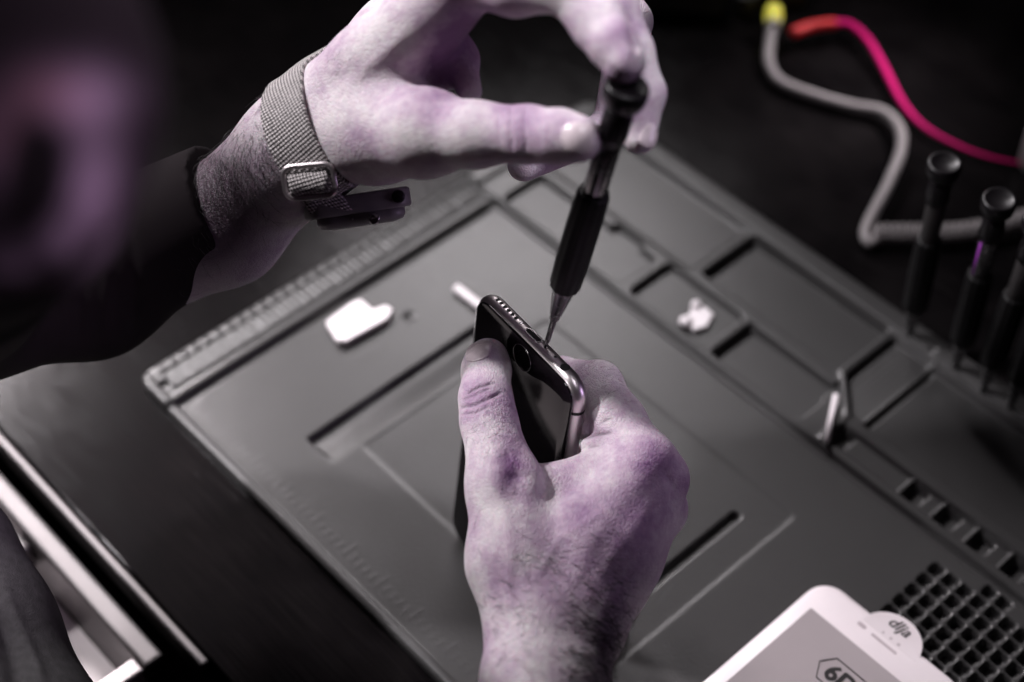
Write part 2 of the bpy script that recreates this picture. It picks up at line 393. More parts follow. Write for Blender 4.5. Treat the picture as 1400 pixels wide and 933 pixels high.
def hairs(V, N, pick, dirs, length, n, rad=0.0045, lift=0.45):
    g = Geo(); w = np.clip(pick, 0, None); w = w / w.sum(); idx = rng.choice(len(V), n, p=w)
    Vs = []; Fs = []; c = 0
    for i in idx:
        p = V[i]; nn = N[i]; t = dirs - nn * (dirs @ nn); t = nrm(t + 0.9 * (rng.random(3) - .5)); t = nrm(t - nn * (t @ nn)); sd = np.cross(nn, t)
        ln = length * (0.45 + 0.9 * rng.random()); curl = (rng.random() - .5) * 1.3; lf = lift * (0.3 + rng.random()); m = 6
        pts = [p + t * ln * s + sd * ln * curl * s * s + nn * ln * lf * (s - 0.75 * s * s) - nn * .01 for s in np.linspace(0, 1, m)]
        for j, q in enumerate(pts):
            r = rad * (1 - 0.75 * j / (m - 1))
            for k in range(3):
                a = 2.094 * k; Vs.append(q + (sd * math.cos(a) + nn * math.sin(a)) * r)
        for j in range(m - 1):
            for k in range(3): Fs.append((c + j * 3 + k, c + j * 3 + (k + 1) % 3, c + j * 3 + 3 + (k + 1) % 3, c + j * 3 + 3 + k))
        c += 3 * m
    return Vs, Fs

# ------------------------------------------------------------------ setting: floor, workbench, drawer
g = Geo(); g.box(np.array([0, 40, -76.0]), RT, np.array([0, 1.0, 0]), ZV, (-250, -200, -2), (250, 250, 0))
tag(g.make('floor', FLOORM, smooth=False), kind='structure')
bench = empty('workbench', M(-6.2, 20, 0), 'dark brushed metal workbench under the grey mat, bright trim along its edge', 'workbench')
g = Geo(); g.box(MO * [1, 1, 0], MA, MB_, ZV, (-6.25, -60, -2.2), (75, 60, 0)); bevel(g.make('tabletop', TABLE, bench, False), .12)
g = Geo(); g.box(MO * [1, 1, 0], MA, MB_, ZV, (-6.72, -40, -1.6), (-6.30, 14.6, -.12)); bevel(g.make('edge_trim', ALU, bench, False), .14)
dr = empty('drawer', M(-9, 2, -2), 'open metal drawer with bright rim sticking out below the table edge', 'drawer')
DX, DZ = -7.35, -0.9
g = Geo()
g.box(MO * [1, 1, 0], MA, MB_, ZV, (DX - 1.0, -40, DZ - 9), (DX, 12.6, DZ))
bevel(g.make('drawer_front', ALU, dr, False), .22)
g = Geo(); g.box(MO * [1, 1, 0], MA, MB_, ZV, (DX - 30, 11.7, DZ - 9), (DX - 1.05, 12.5, DZ - .15)); bevel(g.make('side_panel', TRAY, dr, False), .12)
g = Geo(); g.box(MO * [1, 1, 0], MA, MB_, ZV, (DX - 30, -40, DZ - 5), (DX - 1.05, 11.65, DZ - 4.4)); g.make('drawer_floor', TRAY, dr, False)
g = Geo(); g.box(MO * [1, 1, 0], MA, MB_, ZV, (DX - 4.2, 2.3, DZ - 2.2), (DX - 1.03, 3.6, DZ - .5)); bevel(g.make('bracket', ALU, dr, False), .3)

# ------------------------------------------------------------------ the silicone mat as a moulded height field
def smooth01(t): t = np.clip(t, 0, 1); return t * t * (3 - 2 * t)
hs = 0.07
ga = np.arange(0, 30.1 + hs / 2, hs); gb = np.arange(0, 45 + hs / 2, hs)
A_, B_ = np.meshgrid(ga, gb, indexing='ij')
def bx(a0, a1, b0, b1, s=.1, r=.2):
    qa = np.abs(A_ - (a0 + a1) / 2) - (a1 - a0) / 2 + r; qb = np.abs(B_ - (b0 + b1) / 2) - (b1 - b0) / 2 + r
    d = np.hypot(np.maximum(qa, 0), np.maximum(qb, 0)) + np.minimum(np.maximum(qa, qb), 0) - r
    return smooth01(.5 - d / (2 * s))
def ln(pts, w, s=.1):
    p = np.stack([A_.ravel(), B_.ravel()], 1); d = dpoly(p, pts).reshape(A_.shape); return smooth01(.5 - (d - w / 2) / (2 * s))
def to(h, v, m): return h + (v - h) * m
Hh = np.full(A_.shape, .42)
Hh = to(Hh, .62, bx(-1, 20.8, -1, 2.45, .14))                                     # ruler bar
for k in range(60):
    a = .95 + .335 * k
    if a < 20.4:
        Hh += .10 * bx(a, a + .25, .8, 1.85, .04, .06) * (1 if k % 2 == 0 else .75)
        if k % 2 == 0: Hh += .07 * bx(a, a + .5, .28, .62, .05, .08)
Hh -= .05 * ln([(.4, .70), (20.5, .70)], .06, .05); Hh -= .04 * ln([(.4, 2.0), (20.5, 2.0)], .06, .05)
Hh -= .22 * ln([(.72, 1.28), (.73, 1.29)], .42, .1)
Hh -= .16 * ln([(.6, 2.66), (20.2, 2.68)], .22, .12)
Hh += .10 * bx(-1, .42, -1, 60, .12)                                              # low lip on the near side
for k in range(90):                                                               # embossed scale
    b = 3.2 + .45 * k
    if b < 44: Hh += .012 * bx(1.0, 1.0 + (.75 if k % 5 == 0 else .42), b, b + .09, .05, .03)
ramp = smooth01((B_ - 8.25) / .3) * (1 - smooth01((B_ - 8.5) / 2.0))
Hh -= .34 * ramp * smooth01((A_ - 3.7) / .25) * (1 - smooth01((A_ - 15.3) / .25))
Hh -= .028 * bx(5.4, 17.1, 10.4, 26.5, .16, .25)
Hh -= .30 * bx(6.5, 15.3, 24.5, 24.85, .1, .1)
Hh -= .12 * ln([(12.2, 5.7), (12.25, 5.72)], .5, .14)
Hh -= .14 * ln([(20.75, 2.6), (20.7, 50)], .26, .12)
Hh = to(Hh, .60, bx(20.95, 31, -1, 60, .1))                                        # right-hand zone stands a little higher
Hh = to(Hh, .22, bx(21.3, 23.9, 2.7, 11.2, .12, .3)); Hh = to(Hh, .22, bx(21.4, 24.3, 8.1, 10.1, .12, .3))
Hh = to(Hh, .20, bx(21.4, 24.25, 11.9, 16.9, .12, .3))
Hh -= .20 * bx(24.6, 28.75, 1.4, 12.9, .16, .3)
Hh = to(Hh, .04, bx(25.0, 28.75, 13.5, 22.25, .14, .2))
Hh = to(Hh, .10, bx(21.4, 24.15, 17.45, 23.0, .12, .2))
Hh = to(Hh, .30, bx(23.4, 28.6, 22.8, 25.15, .12, .2))
for k in range(7): Hh -= .03 * bx(23.6, 28.4, 22.95 + .3 * k, 23.08 + .3 * k, .06, .05)
Hh = to(Hh, .20, bx(23.35, 28.55, 25.2, 44, .12, .2)); Hh -= .16 * bx(23.6, 28.3, 25.15, 25.45, .1, .1)
Hh = to(Hh, .34, bx(21.45, 22.65, 24.6, 44, .12, .2))
Hh = to(Hh, .68, ln([(28.4, 22.5), (25.1, 22.5), (23.15, 24.4), (21.3, 24.5)], .34, .1))
Hh = to(Hh, .06, bx(21.6, 22.5, 24.75, 25.5, .07, .15))
for k in range(9): c = 29.4 + 1.83 * k; Hh = to(Hh, .04, bx(21.6, 22.45, c - .42, c + .42, .07, .15)); Hh = to(Hh, .52, bx(21.5, 22.6, c - .68, c - .5, .06, .05))
Hh = to(Hh, .82, bx(28.95, 31, -1, 60, .14)); Hh = to(Hh, .74, bx(20.9, 31, -1, 1.1, .14))
Hh -= .10 * ln([(29.2, 24.6), (29.21, 24.62)], .3, .1)
for j in range(16):
    for i in range(-11, 2):
        if i == 1 and j not in (3, 4): continue
        Hh = to(Hh, .07, bx(19.45 + .785 * i - .29, 19.45 + .785 * i + .29, 32.55 + .755 * j - .27, 32.55 + .755 * j + .27, .06, .13))
Aa, Bb = A_.copy(), B_.copy()
for (ca, cb, sa, sb) in ((.9, .9, -1, -1), (29.2, .9, 1, -1)):                     # rounded outer corners
    da, db = (Aa - ca) * sa, (Bb - cb) * sb; mk = (da > 0) & (db > 0); l = np.hypot(da, db); q = np.maximum(da, db)
    f = np.where(mk & (l > 0), q / np.maximum(l, 1e-6), 1); Aa = np.where(mk, ca + (Aa - ca) * f, Aa); Bb = np.where(mk, cb + (Bb - cb) * f, Bb)
dedge = np.minimum(np.minimum(A_, 30.1 - A_), B_)
Hh -= .14 * (1 - np.clip(dedge / .22, 0, 1)) ** 2
na, nb = A_.shape
V = MO + Aa[..., None] * MA + Bb[..., None] * MB_ + Hh[..., None] * ZV; V = V.reshape(-1, 3)
ii = np.arange(na * nb).reshape(na, nb)
F = np.stack([ii[:-1, :-1], ii[:-1, 1:], ii[1:, 1:], ii[1:, :-1]], -1).reshape(-1, 4)
per = np.concatenate([ii[0, :-1], ii[:-1, -1], ii[-1, :0:-1], ii[:0:-1, 0]])
low = V[per].copy(); low[:, 2] = 0.004; n0 = len(V)
V = np.concatenate([V, low]); m_ = len(per)
F = np.concatenate([F, np.stack([per, n0 + np.arange(m_), n0 + (np.arange(m_) + 1) % m_, np.roll(per, -1)], 1)])
mt = mesh('repair_mat', V, F, MATGREY, origin=M(15, 22, 0))
fixn(mt); tag(mt, 'large grey silicone repair mat with ruler strip, trays and square cells', 'repair mat')

# ------------------------------------------------------------------ black phone held upright
PW = nrm([0.57, -0.82, 0.05]); PL = np.array([-0.10, -0.13, -0.985]); PL = nrm(PL - PW * (PL @ PW)); PN = np.cross(PW, PL)
PO = P(651, 394, 66.0)
if PN @ (CAM - PO) < 0: PN = -PN
def H(x, y, z=0.0): return PO + PW * x + PL * y + PN * z
phone = empty('phone', H(3.35, 13.8, -.35), 'black glass phone with pale metal frame gripped upright in the hand', 'phone')
def slab(w, h, R, rings, fn, g=None):
    g = g or Geo(); V = []; n = None
    for ins, z in rings:
        o = [fn(x + ins, y + ins, z) for x, y in rrect(w - 2 * ins, h - 2 * ins, max(R - ins, .05))]; n = len(o); V += o
    F = [(i * n + k, i * n + (k + 1) % n, (i + 1) * n + (k + 1) % n, (i + 1) * n + k) for i in range(len(rings) - 1) for k in range(n)]
    F += [tuple(range(n))[::-1], tuple((len(rings) - 1) * n + k for k in range(n))]
    return g.add(V, F)
rings = [(.33 * (1 - math.cos(t)), -.355 + .355 * math.sin(t)) for t in np.linspace(-math.pi / 2, math.pi / 2, 15)]
slab(6.7, 13.8, 1.0, rings, H).make('body', PHMETAL, phone)
slab(6.7, 13.8, 1.0, [(.20, -.06), (.17, -.01), (.19, .022), (.25, .035)], H).make('screen', GLASS, phone)
g = Geo(); c = [H(3.35 + .56 * math.cos(t), 1.0 + .56 * math.sin(t), .036) for t in np.linspace(0, 2 * math.pi, 41)]
g.tube(c, .022, 6).make('home_button', STEEL, phone)
def pit(name, x, r, mat, zz=-.355, up=.006, sx=0):
    g = Geo(); pts = []
    for t in np.linspace(0, 2 * math.pi, 24, endpoint=False):
        pts.append(H(x + (sx if math.cos(t) > 0 else -sx) + r * math.cos(t), -up, zz + r * math.sin(t)))
    g.prism(pts, PL, .1).make(name, mat, phone, smooth=False)
for k in range(6): pit('speaker_hole', .98 + .25 * k, .085, HOLE)
pit('screw', 2.55, .075, DARKSTEEL); pit('screw', 4.15, .075, DARKSTEEL)
pit('charging_port', 3.38, .15, STEEL, sx=.32); pit('port_opening', 3.38, .11, HOLE, up=.010, sx=.31)
pit('microphone_hole', 4.78, .06, HOLE); pit('audio_jack', 5.42, .19, HOLE)
def band(x0, sg):
    g = Geo(); V = []; n = 13
    for t in np.linspace(-1.5, 1.5, n):
        for y in (1.25, 1.40): V.append(H(x0 + sg * (.33 * math.cos(t) - .33 + .004), y, -.355 + .359 * math.sin(t)))
    g.add(V, [(2 * i, 2 * i + 1, 2 * i + 3, 2 * i + 2) for i in range(n - 1)])
    return mesh('antenna_line', g.V, g.F, BLACKPL, phone)
band(0, -1); band(6.7, 1)

# ------------------------------------------------------------------ person: both arms, clothes
person = empty('person', P(300, 1000, 64), 'person seen as two bare hairy arms, gripping a phone and turning a screwdriver', 'person')
# right hand, from below, round the phone
f = Field(0.06)
f.chain([(738, 1170, 55.0, 2.0), (728, 930, 58.6, 1.66), (730, 850, 59.8, 1.58)], .8)
f.chain([(775, 1170, 55.6, 2.0), (768, 930, 59.2, 1.54), (790, 850, 60.4, 1.5)], .8)
f.chain([(742, 850, 60.0, 1.42), (795, 740, 61.1, 1.34), (882, 630, 62.2, 1.02)], 1.0)
f.chain([(765, 850, 60.4, 1.45), (840, 750, 61.6, 1.32), (903, 655, 62.9, 1.02)], 1.0)
f.chain([(790, 850, 60.9, 1.42), (845, 770, 62.3, 1.27), (902, 698, 64.0, 1.0)], 1.0)
f.chain([(795, 870, 61.5, 1.33), (830, 800, 63.3, 1.2), (880, 740, 65.5, .92)], 1.0)
f.chain([(728, 850, 60.0, 1.55), (703, 770, 60.7, 1.58), (690, 665, 61.7, 1.36)], .8)          # thumb
f.chain([(690, 665, 61.7, 1.36), (668, 575, 63.0, .98), (664, 545, 63.5, .98)], .5)
f.chain([(664, 545, 63.5, .99), (665, 505, 64.6, .92), (667, 491, 65.0, .80)], .25)
f.chain([(700, 760, 61.2, 1.3), (752, 690, 62.9, 1.32), (845, 645, 63.0, 1.18)], .7)            # web
f.chain([(882, 630, 62.2, 1.02), (845, 575, 63.6, .96), (818, 527, 64.9, .92)], .45)             # index
f.chain([(818, 527, 64.9, .92), (768, 516, 67.2, .78), (720, 535, 69.2, .70)], .3)
f.chain([(903, 655, 63.0, 1.02), (868, 610, 65.2, .93), (838, 575, 67.0, .88), (780, 575, 69.6, .75)], .3)
f.chain([(902, 698, 64.0, 1.0), (872, 655, 67.0, .88), (835, 630, 69.3, .8), (785, 630, 71.0, .7)], .3)
f.chain([(880, 740, 65.5, .92), (858, 700, 68.2, .8), (820, 690, 70.4, .72)], .3)
f.cone(P(808, 586, 63.9), P(840, 578, 63.5), .36, .42, .18)
f.cone(P(806, 610, 63.4), P(850, 600, 63.1), .34, .5, .22)
f.build(); V, F = f.surface(2); N = vnormals(V, F)
R_CREASE = [([(632, 557), (650, 553), (672, 543), (684, 537)], 2.2, -.10), ([(641, 537), (656, 529), (675, 524)], 2.0, -.075),
    ([(632, 566), (650, 565), (668, 556)], 1.8, -.045), ([(634, 546), (650, 540), (668, 532)], 1.8, -.045),
    ([(737, 622), (752, 634), (760, 640)], 3.0, -.07), ([(798, 600), (812, 596), (835, 592)], 2.5, -.05), ([(822, 578), (836, 572)], 2.5, -.05),
    ([(806, 612), (818, 610)], 2.6, -.06), ([(702, 628), (706, 650), (702, 672)], 16, -.38), ([(690, 610), (712, 645), (722, 668)], 3, -.03),
    ([(800, 690), (786, 712)], 15, -.13), ([(908, 645), (922, 668), (918, 700)], 5, -.08), ([(770, 820), (815, 730), (885, 640)], 12, .03),
    ([(800, 820), (850, 740), (905, 670)], 10, .025), ([(735, 790), (765, 735), (840, 690)], 6, .03), ([(690, 820), (700, 760), (688, 690)], 8, .04), ([(760, 700), (800, 665)], 5, .02),
    ([(800, 505), (808, 490), (815, 495)], 3, -.03), ([(748, 880), (752, 933)], 18, -.03)]
for k in range(26):                                    # fine parallel skin folds over the thumb base and wrist
    x = 648 + rng.random() * 60; y = 560 + rng.random() * 70
    R_CREASE.append(([(x, y), (x + 6 + 8 * rng.random(), y - 4 - 6 * rng.random())], 1.3, -.012))
V = crease(V, N, R_CREASE); N = vnormals(V, F)
fl = blobs(V, N, [(905, 625, 30, 26, .38), (885, 665, 30, 44, .5), (655, 535, 26, 22, .42), (697, 643, 22, 34, .75), (665, 480, 30, 20, .25), (760, 805, 70, 50, .42),
                  (792, 698, 26, 26, .55), (840, 730, 60, 60, .40), (690, 800, 26, 30, .25), (940, 670, 16, 30, .4), (700, 545, 14, 50, .25)])  # redder knuckles, plus purple shade tinted into the hollows
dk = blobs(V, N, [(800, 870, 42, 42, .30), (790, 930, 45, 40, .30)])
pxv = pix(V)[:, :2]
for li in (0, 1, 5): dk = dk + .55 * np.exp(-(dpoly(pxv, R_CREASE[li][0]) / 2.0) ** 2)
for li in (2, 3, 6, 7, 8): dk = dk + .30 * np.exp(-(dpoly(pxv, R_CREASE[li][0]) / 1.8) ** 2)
arm_r = mesh('arm', V, F, SKIN, person, attrs={'flush_shade': fl, 'dark': dk})
R_N = nail(f, P(654, 481, 64.1), P(656, 462, 65.0) - P(652, 500, 64.0), nrm(P(645, 480, 62) - P(658, 484, 64.4)), 1.02, 1.15, arm_r)
px = pix(V); face = np.clip(-(N * nrm(FW)).sum(1) + .35, 0, 1)
wgt = face * ((px[:, 1] < 960) * (np.exp(-((px[:, 0] - 815) / 42) ** 2 - ((px[:, 1] - 890) / 75) ** 2) * 1.0 + .10 * np.exp(-((px[:, 0] - 690) / 55) ** 2 - ((px[:, 1] - 860) / 80) ** 2)
      + .10 * np.exp(-((px[:, 0] - 770) / 70) ** 2 - ((px[:, 1] - 790) / 50) ** 2)))
v1, f1 = hairs(V, N, wgt, RT * .7 - UP * .3 + .2 * FW, .75, 620, .0105)
wgt = face * (px[:, 1] < 760) * (.5 * np.exp(-((px[:, 0] - 835) / 26) ** 2 - ((px[:, 1] - 510) / 34) ** 2) + .35 * np.exp(-((px[:, 0] - 668) / 30) ** 2 - ((px[:, 1] - 590) / 30) ** 2))
v2, f2 = hairs(V, N, wgt, RT * .6 + UP * .4, .30, 120, .006, .3)
mesh('arm_hair', v1, f1, HAIR, arm_r); mesh('finger_hair', v2, f2, HAIR, arm_r)
FIELD_R = f

# left hand, coming in from the left and up over the driver
f = Field(0.075)
f.chain([(150, 370, 68.2, 2.2), (300, 305, 66.0, 2.05), (405, 200, 63.6, 1.90), (440, 180, 63.4, 1.85)], 1.0)
f.chain([(150, 378, 68.2, 2.1), (310, 312, 66.3, 1.9), (405, 218, 63.6, 1.80), (445, 195, 63.6, 1.7)], 1.0)
f.chain([(440, 160, 63.3, 1.85), (520, 95, 61.6, 1.75), (640, -35, 58.0, 1.25)], .8)            # index metacarpal
f.chain([(450, 160, 64.8, 1.8), (540, 60, 64.2, 1.6), (655, -95, 61.5, 1.2)], .8)
f.chain([(455, 165, 66.0, 1.7), (540, 60, 66.2, 1.5), (665, -115, 64.0, 1.15)], .8)
f.chain([(460, 175, 67.0, 1.6), (545, 75, 67.8, 1.4), (675, -110, 66.4, 1.05)], .8)
f.chain([(450, 185, 63.0, 1.8), (515, 178, 61.4, 1.85), (582, 182, 59.3, 1.52)], .7)            # thumb
f.chain([(582, 182, 59.3, 1.48), (650, 184, 57.9, 1.06), (722, 184, 56.9, .96)], .55)
f.chain([(722, 184, 56.9, .97), (765, 187, 56.1, .90), (790, 190, 55.7, .80)], .25)
f.chain([(640, -35, 58.0, 1.2), (705, -20, 56.6, 1.0), (772, -20, 55.2, .92)], .4)             # index finger
f.chain([(772, -22, 55.2, .92), (820, 30, 54.9, .86)], .25)
f.chain([(820, 30, 54.8, .86), (838, 59, 54.4, .82), (853, 84, 54.1, .72)], .25)
f.cone(P(797, 22, 54.8), P(806, 45, 54.7), .55, .5, .3)
f.chain([(655, -95, 61.5, 1.2), (780, -70, 58.6, 1.0), (838, 10, 57.5, .86), (862, 70, 57.6, .78), (882, 128, 57.8, .70), (874, 188, 57.9, .58)], .25)   # middle finger
f.chain([(665, -115, 64.0, 1.1), (800, -70, 64.5, .9), (862, 30, 64.0, .8), (835, 175, 64.5, .70), (716, 226, 63.3, .62)], .3)
f.chain([(675, -110, 66.4, 1.0), (790, -90, 67.0, .8), (860, 20, 65.5, .7), (845, 110, 65.0, .6)], .3)
f.chain([(600, 35, 61.3, .85), (628, 80, 61.0, .62), (642, 125, 60.2, .45)], .5); f.chain([(545, 105, 61.8, 1.1), (606, 92, 61.3, .75)], .8)
f.build(); V, F = f.surface(2); N = vnormals(V, F)
V = crease(V, N, [([(683, 150), (680, 170), (684, 195)], 4, -.035), ([(699, 146), (697, 170), (700, 202)], 2.6, -.07), ([(718, 146), (716, 172), (720, 205)], 2.6, -.065), ([(735, 148), (736, 175), (738, 200)], 3, -.03),
    ([(748, 150), (750, 160)], 4, -.03), ([(822, 85), (845, 102), (880, 108)], 3, -.03), ([(860, 20), (868, 60), (872, 100)], 6, -.08),
    ([(570, 100), (590, 92), (612, 96)], 14, -.25), ([(595, 60), (600, 95)], 12, -.15), ([(480, 190), (470, 160)], 9, -.05), ([(475, 120), (560, 40)], 9, .05)])
N = vnormals(V, F)
fl = blobs(V, N, [(712, 175, 30, 40, .5), (605, 85, 34, 44, .95), (645, 40, 36, 44, .85), (850, 45, 24, 34, .5), (850, 100, 40, 14, .35), (880, 150, 24, 30, .3), (600, 160, 40, 24, .2), (480, 190, 30, 26, .15)])  # redder skin, with shade of the palm hollow tinted in
dk = blobs(V, N, [(262, 285, 115, 115, 1.5)])  # forearm shade painted into the skin colour
arm_l = mesh('arm', V, F, SKIN, person, attrs={'flush_shade': fl, 'dark': dk})
nail(f, P(789, 187, 54.9), P(812, 190, 55.5) - P(772, 186, 55.7), nrm(P(789, 165, 53.0) - P(790, 190, 55.7)), 1.0, 1.12, arm_l)
nail(f, P(886, 186, 57.5), P(876, 206, 57.6) - P(890, 168, 57.6), nrm(P(915, 186, 55.8) - P(876, 188, 57.8)), .72, .85, arm_l)
px = pix(V); face = np.clip(-(N * nrm(FW)).sum(1) + .4, 0, 1)
wgt = face * (px[:, 0] < 372) * (px[:, 0] > 180) * (px[:, 1] > 100) * np.exp(-((px[:, 1] - (235 + (330 - px[:, 0]) * .55)) / 60) ** 2)
v1, f1 = hairs(V, N, wgt, RT * .3 - UP * .9, .75, 800, .010, .5)
wgt = face * np.exp(-((px[:, 0] - 455) / 14) ** 2 - ((px[:, 1] - 85) / 12) ** 2)
v2, f2 = hairs(V, N, wgt, RT * .9 + UP * .3, .5, 40, .004, .5)
mesh('arm_hair', v1, f1, HAIR, arm_l); mesh('wrist_hair', v2, f2, HAIR, arm_l)
FIELD_L = f

# added dark cloth standing in for forearm shade, with a painted purple light patch
f = Field(0.13)
f.chain([(-140, 420, 64, 3.3), (-20, 395, 67, 3.25), (120, 378, 68.5, 3.2), (360, 248, 64.6, 2.22)], 1.0)
f.chain([(-60, 405, 66, 3.2), (-60, 330, 52, 3.2), (-10, 235, 40, 3.1), (-60, 120, 32, 3.6), (-380, -100, 26, 4.6)], 1.2)
f.build(); c0 = P(312, 284, 65.7); n0_ = nrm(P(240, 334, 67.2) - P(120, 388, 68.5)); gx = [f.lo[k] + f.h * np.arange(f.n[k]) for k in range(3)]
pl = (gx[0][:, None, None] - c0[0]) * n0_[0] + (gx[1][None, :, None] - c0[1]) * n0_[1] + (gx[2][None, None, :] - c0[2]) * n0_[2]
near = np.sqrt((gx[0][:, None, None] - c0[0]) ** 2 + (gx[1][None, :, None] - c0[1]) ** 2 + (gx[2][None, None, :] - c0[2]) ** 2) < 6
f.D = np.where(near, np.maximum(f.D, pl), f.D).astype(np.float32)
V, F = f.surface(2); N = vnormals(V, F)
V = crease(V, N, [([(20 + 38 * k, 300 + 14 * (k % 2)), (40 + 36 * k, 380), (30 + 38 * k, 470)], 9, .10 if k % 2 else -.10) for k in range(5)])
N = vnormals(V, F)
pr_ = blobs(V, N, [(120, 275, 44, 82, .9), (90, 135, 66, 40, .7), (0, 210, 36, 60, .7), (20, 375, 80, 30, .7), (90, 340, 50, 40, .5)]) - blobs(V, N, [(48, 235, 38, 55, 1.2)])
rd_ = blobs(V, N, [(50, 125, 60, 50, 1.0), (0, 190, 40, 50, .8)])
mesh('shade_sleeve', V, F, LIGHT_PATCH, person, attrs={'print': np.clip(pr_, 0, 1) * (pix(V)[:, 2] < 48), 'red': np.clip(rd_, 0, 1)})

# clothes at the lower left corner
f = Field(0.16)
f.chain([(-70, 760, 65, 2.6), (-30, 870, 64, 2.9), (20, 1040, 62, 3.6), (40, 1160, 61, 4)], .8)
f.chain([(-160, 760, 63, 3.0), (-110, 900, 62, 3.4), (-60, 1100, 60, 4.2)], .5)
f.build(); V, F = f.surface(3); N = vnormals(V, F)
V = crease(V, N, [([(0, 800), (30, 870), (60, 940)], 10, .18), ([(-20, 780), (20, 900), (30, 960)], 14, -.2)])
mesh('shirt', V, F, CLOTH, person)

# ------------------------------------------------------------------ watch on the left wrist
watch = empty('wristwatch', P(480, 285, 63), 'grey watch with woven strap and metal buckle worn on the raised wrist', 'wristwatch')
ca = nrm(RT * .80 + UP * .36 - FW * .40); WC = P(448, 184, 63.5)
e1 = nrm(UP - ca * (UP @ ca)); e2 = np.cross(ca, e1)
if e2 @ FW > 0: e2 = -e2
nth, nac, Wd = 120, 13, 1.85
V = []; UVs = []
ths = np.linspace(math.radians(-100), math.radians(158), nth)       # 0 = up, + = towards the camera
for i, t in enumerate(ths):
    for j in range(nac):
        s = (j / (nac - 1) - .5) * Wd; dr_ = e1 * math.cos(t) + e2 * math.sin(t)
        V.append(WC + ca * s + dr_ * 3.1); UVs.append((j / (nac - 1) * 1.75, i / nth * 12.0))
V = np.array(V); D0 = np.array([-(e1 * math.cos(t) + e2 * math.sin(t)) for t in ths for j in range(nac)])
for _ in range(60): V += D0 * np.clip(FIELD_L.sample(V) - .10, -.2, .3)[:, None] * .8
Vs = V.reshape(nth, nac, 3)
for _ in range(30):
    Q = Vs.copy(); Q[1:-1] = Vs[1:-1] * .5 + .25 * (Vs[:-2] + Vs[2:]); Vs = Q
Rr = np.linalg.norm(Vs - (WC + ((Vs - WC) @ ca)[..., None] * ca), axis=2, keepdims=True)
cenl = WC + ((Vs - WC) @ ca)[..., None] * ca
Vs = cenl + (Vs - cenl) / Rr * np.maximum(Rr, Rr.max(1, keepdims=True) * .97)
V = Vs.reshape(-1, 3)
F = [(i * nac + j, i * nac + j + 1, (i + 1) * nac + j + 1, (i + 1) * nac + j) for i in range(nth - 1) for j in range(nac - 1)]
o = fixn(mesh('strap', V, F, WEAVE, watch, uv=UVs)); so = o.modifiers.new('thick', 'SOLIDIFY'); so.thickness = .14 * S; so.offset = 0
def loop3(c, ex, ey, w, h, r, tube, name, mat, par):
    pts = [c + ex * (x - w / 2) + ey * (y - h / 2) for x, y in rrect(w, h, r)]; pts = pts + [pts[0], pts[1]]
    return Geo().tube(pts, tube, 10).make(name, mat, par)
bx_ = nrm(P(455, 240, 62.0) - P(388, 246, 62.3)); by_ = nrm(P(432, 272, 62.2) - P(426, 236, 62.0)); bn = nrm(np.cross(bx_, by_))
if bn @ FW > 0: bn = -bn
bc = P(423, 248, 60.9)
loop3(bc, bx_, by_, 1.85, 1.15, .34, .11, 'buckle', PHMETAL, watch)
g = Geo(); V = []; UVs = []; n1, n2 = 21, 9                                # the strap rolled over the buckle bar
for i in range(n1):
    t = -1.9 + 3.8 * i / (n1 - 1)
    for j in range(n2):
        V.append(bc + bx_ * ((j / (n2 - 1) - .5) * 1.45) + by_ * (.10 + .40 * math.sin(t)) + bn * (.30 * math.cos(t) - .12)); UVs.append((j / (n2 - 1) * 1.45, i / n1 * 1.6))
F = [(i * n2 + j, i * n2 + j + 1, (i + 1) * n2 + j + 1, (i + 1) * n2 + j) for i in range(n1 - 1) for j in range(n2 - 1)]
o = fixn(mesh('strap_loop', V, F, WEAVE, watch, uv=UVs)); so = o.modifiers.new('t', 'SOLIDIFY'); so.thickness = .12 * S; so.offset = 0
V = []; UVs = []                                                         # strap end running to the case
for i in range(9):
    for j in range(n2):
        a_ = P(412 + 52 * j / (n2 - 1), 268 - 6 * j / (n2 - 1), 62.2); b_ = P(424 + 58 * j / (n2 - 1), 292 - 5 * j / (n2 - 1), 62.4)
        V.append(a_ + (b_ - a_) * i / 8); UVs.append((j / (n2 - 1) * 1.4, i * .1))
F = [(i * n2 + j, i * n2 + j + 1, (i + 1) * n2 + j + 1, (i + 1) * n2 + j) for i in range(8) for j in range(n2 - 1)]
o = fixn(mesh('strap_end', V, F, WEAVE, watch, uv=UVs)); so = o.modifiers.new('t', 'SOLIDIFY'); so.thickness = .12 * S; so.offset = 0
wx = nrm(P(556, 266, 62.6) - P(420, 286, 62.4)); wz = nrm(-UP + FW * .10); wz = nrm(wz - wx * (wz @ wx)); wy = np.cross(wx, wz)
if wy @ FW < 0: wy = -wy
def WB(o): return lambda x, y, z: o + wx * x + wy * y + wz * z
co = P(412, 277, 62.2)
slab(4.0, 3.6, .7, [(.08, 0), (0, .08), (0, .62), (.06, .70)], WB(co)).make('case', GREYPL, watch)
slab(3.3, 3.2, .6, [(.0, .68), (0, .95), (.10, 1.10), (.45, 1.20)], WB(co + wx * .42 + wy * .10)).make('bezel', GREYPL, watch)
g = Geo(); g.lathe(co + wx * 2.55 + wy * .05 + wz * .98, -wy, [(0, .22), (.22, .22), (.28, .17)], 20); g.make('crown', STEEL, watch)
g = Geo(); g.lathe(co + wx * 3.55 + wz * .30 + wy * .25, -wy, [(0, .25), (.30, .25), (.36, .2)], 20); g.make('side_button', BLACKPL, watch)
g = Geo(); g.lathe(co + wx * 1.75 + wz * .86 + wy * .11, -wy, [(0, .05), (.03, .05)], 12); g.make('pin', STEEL, watch)

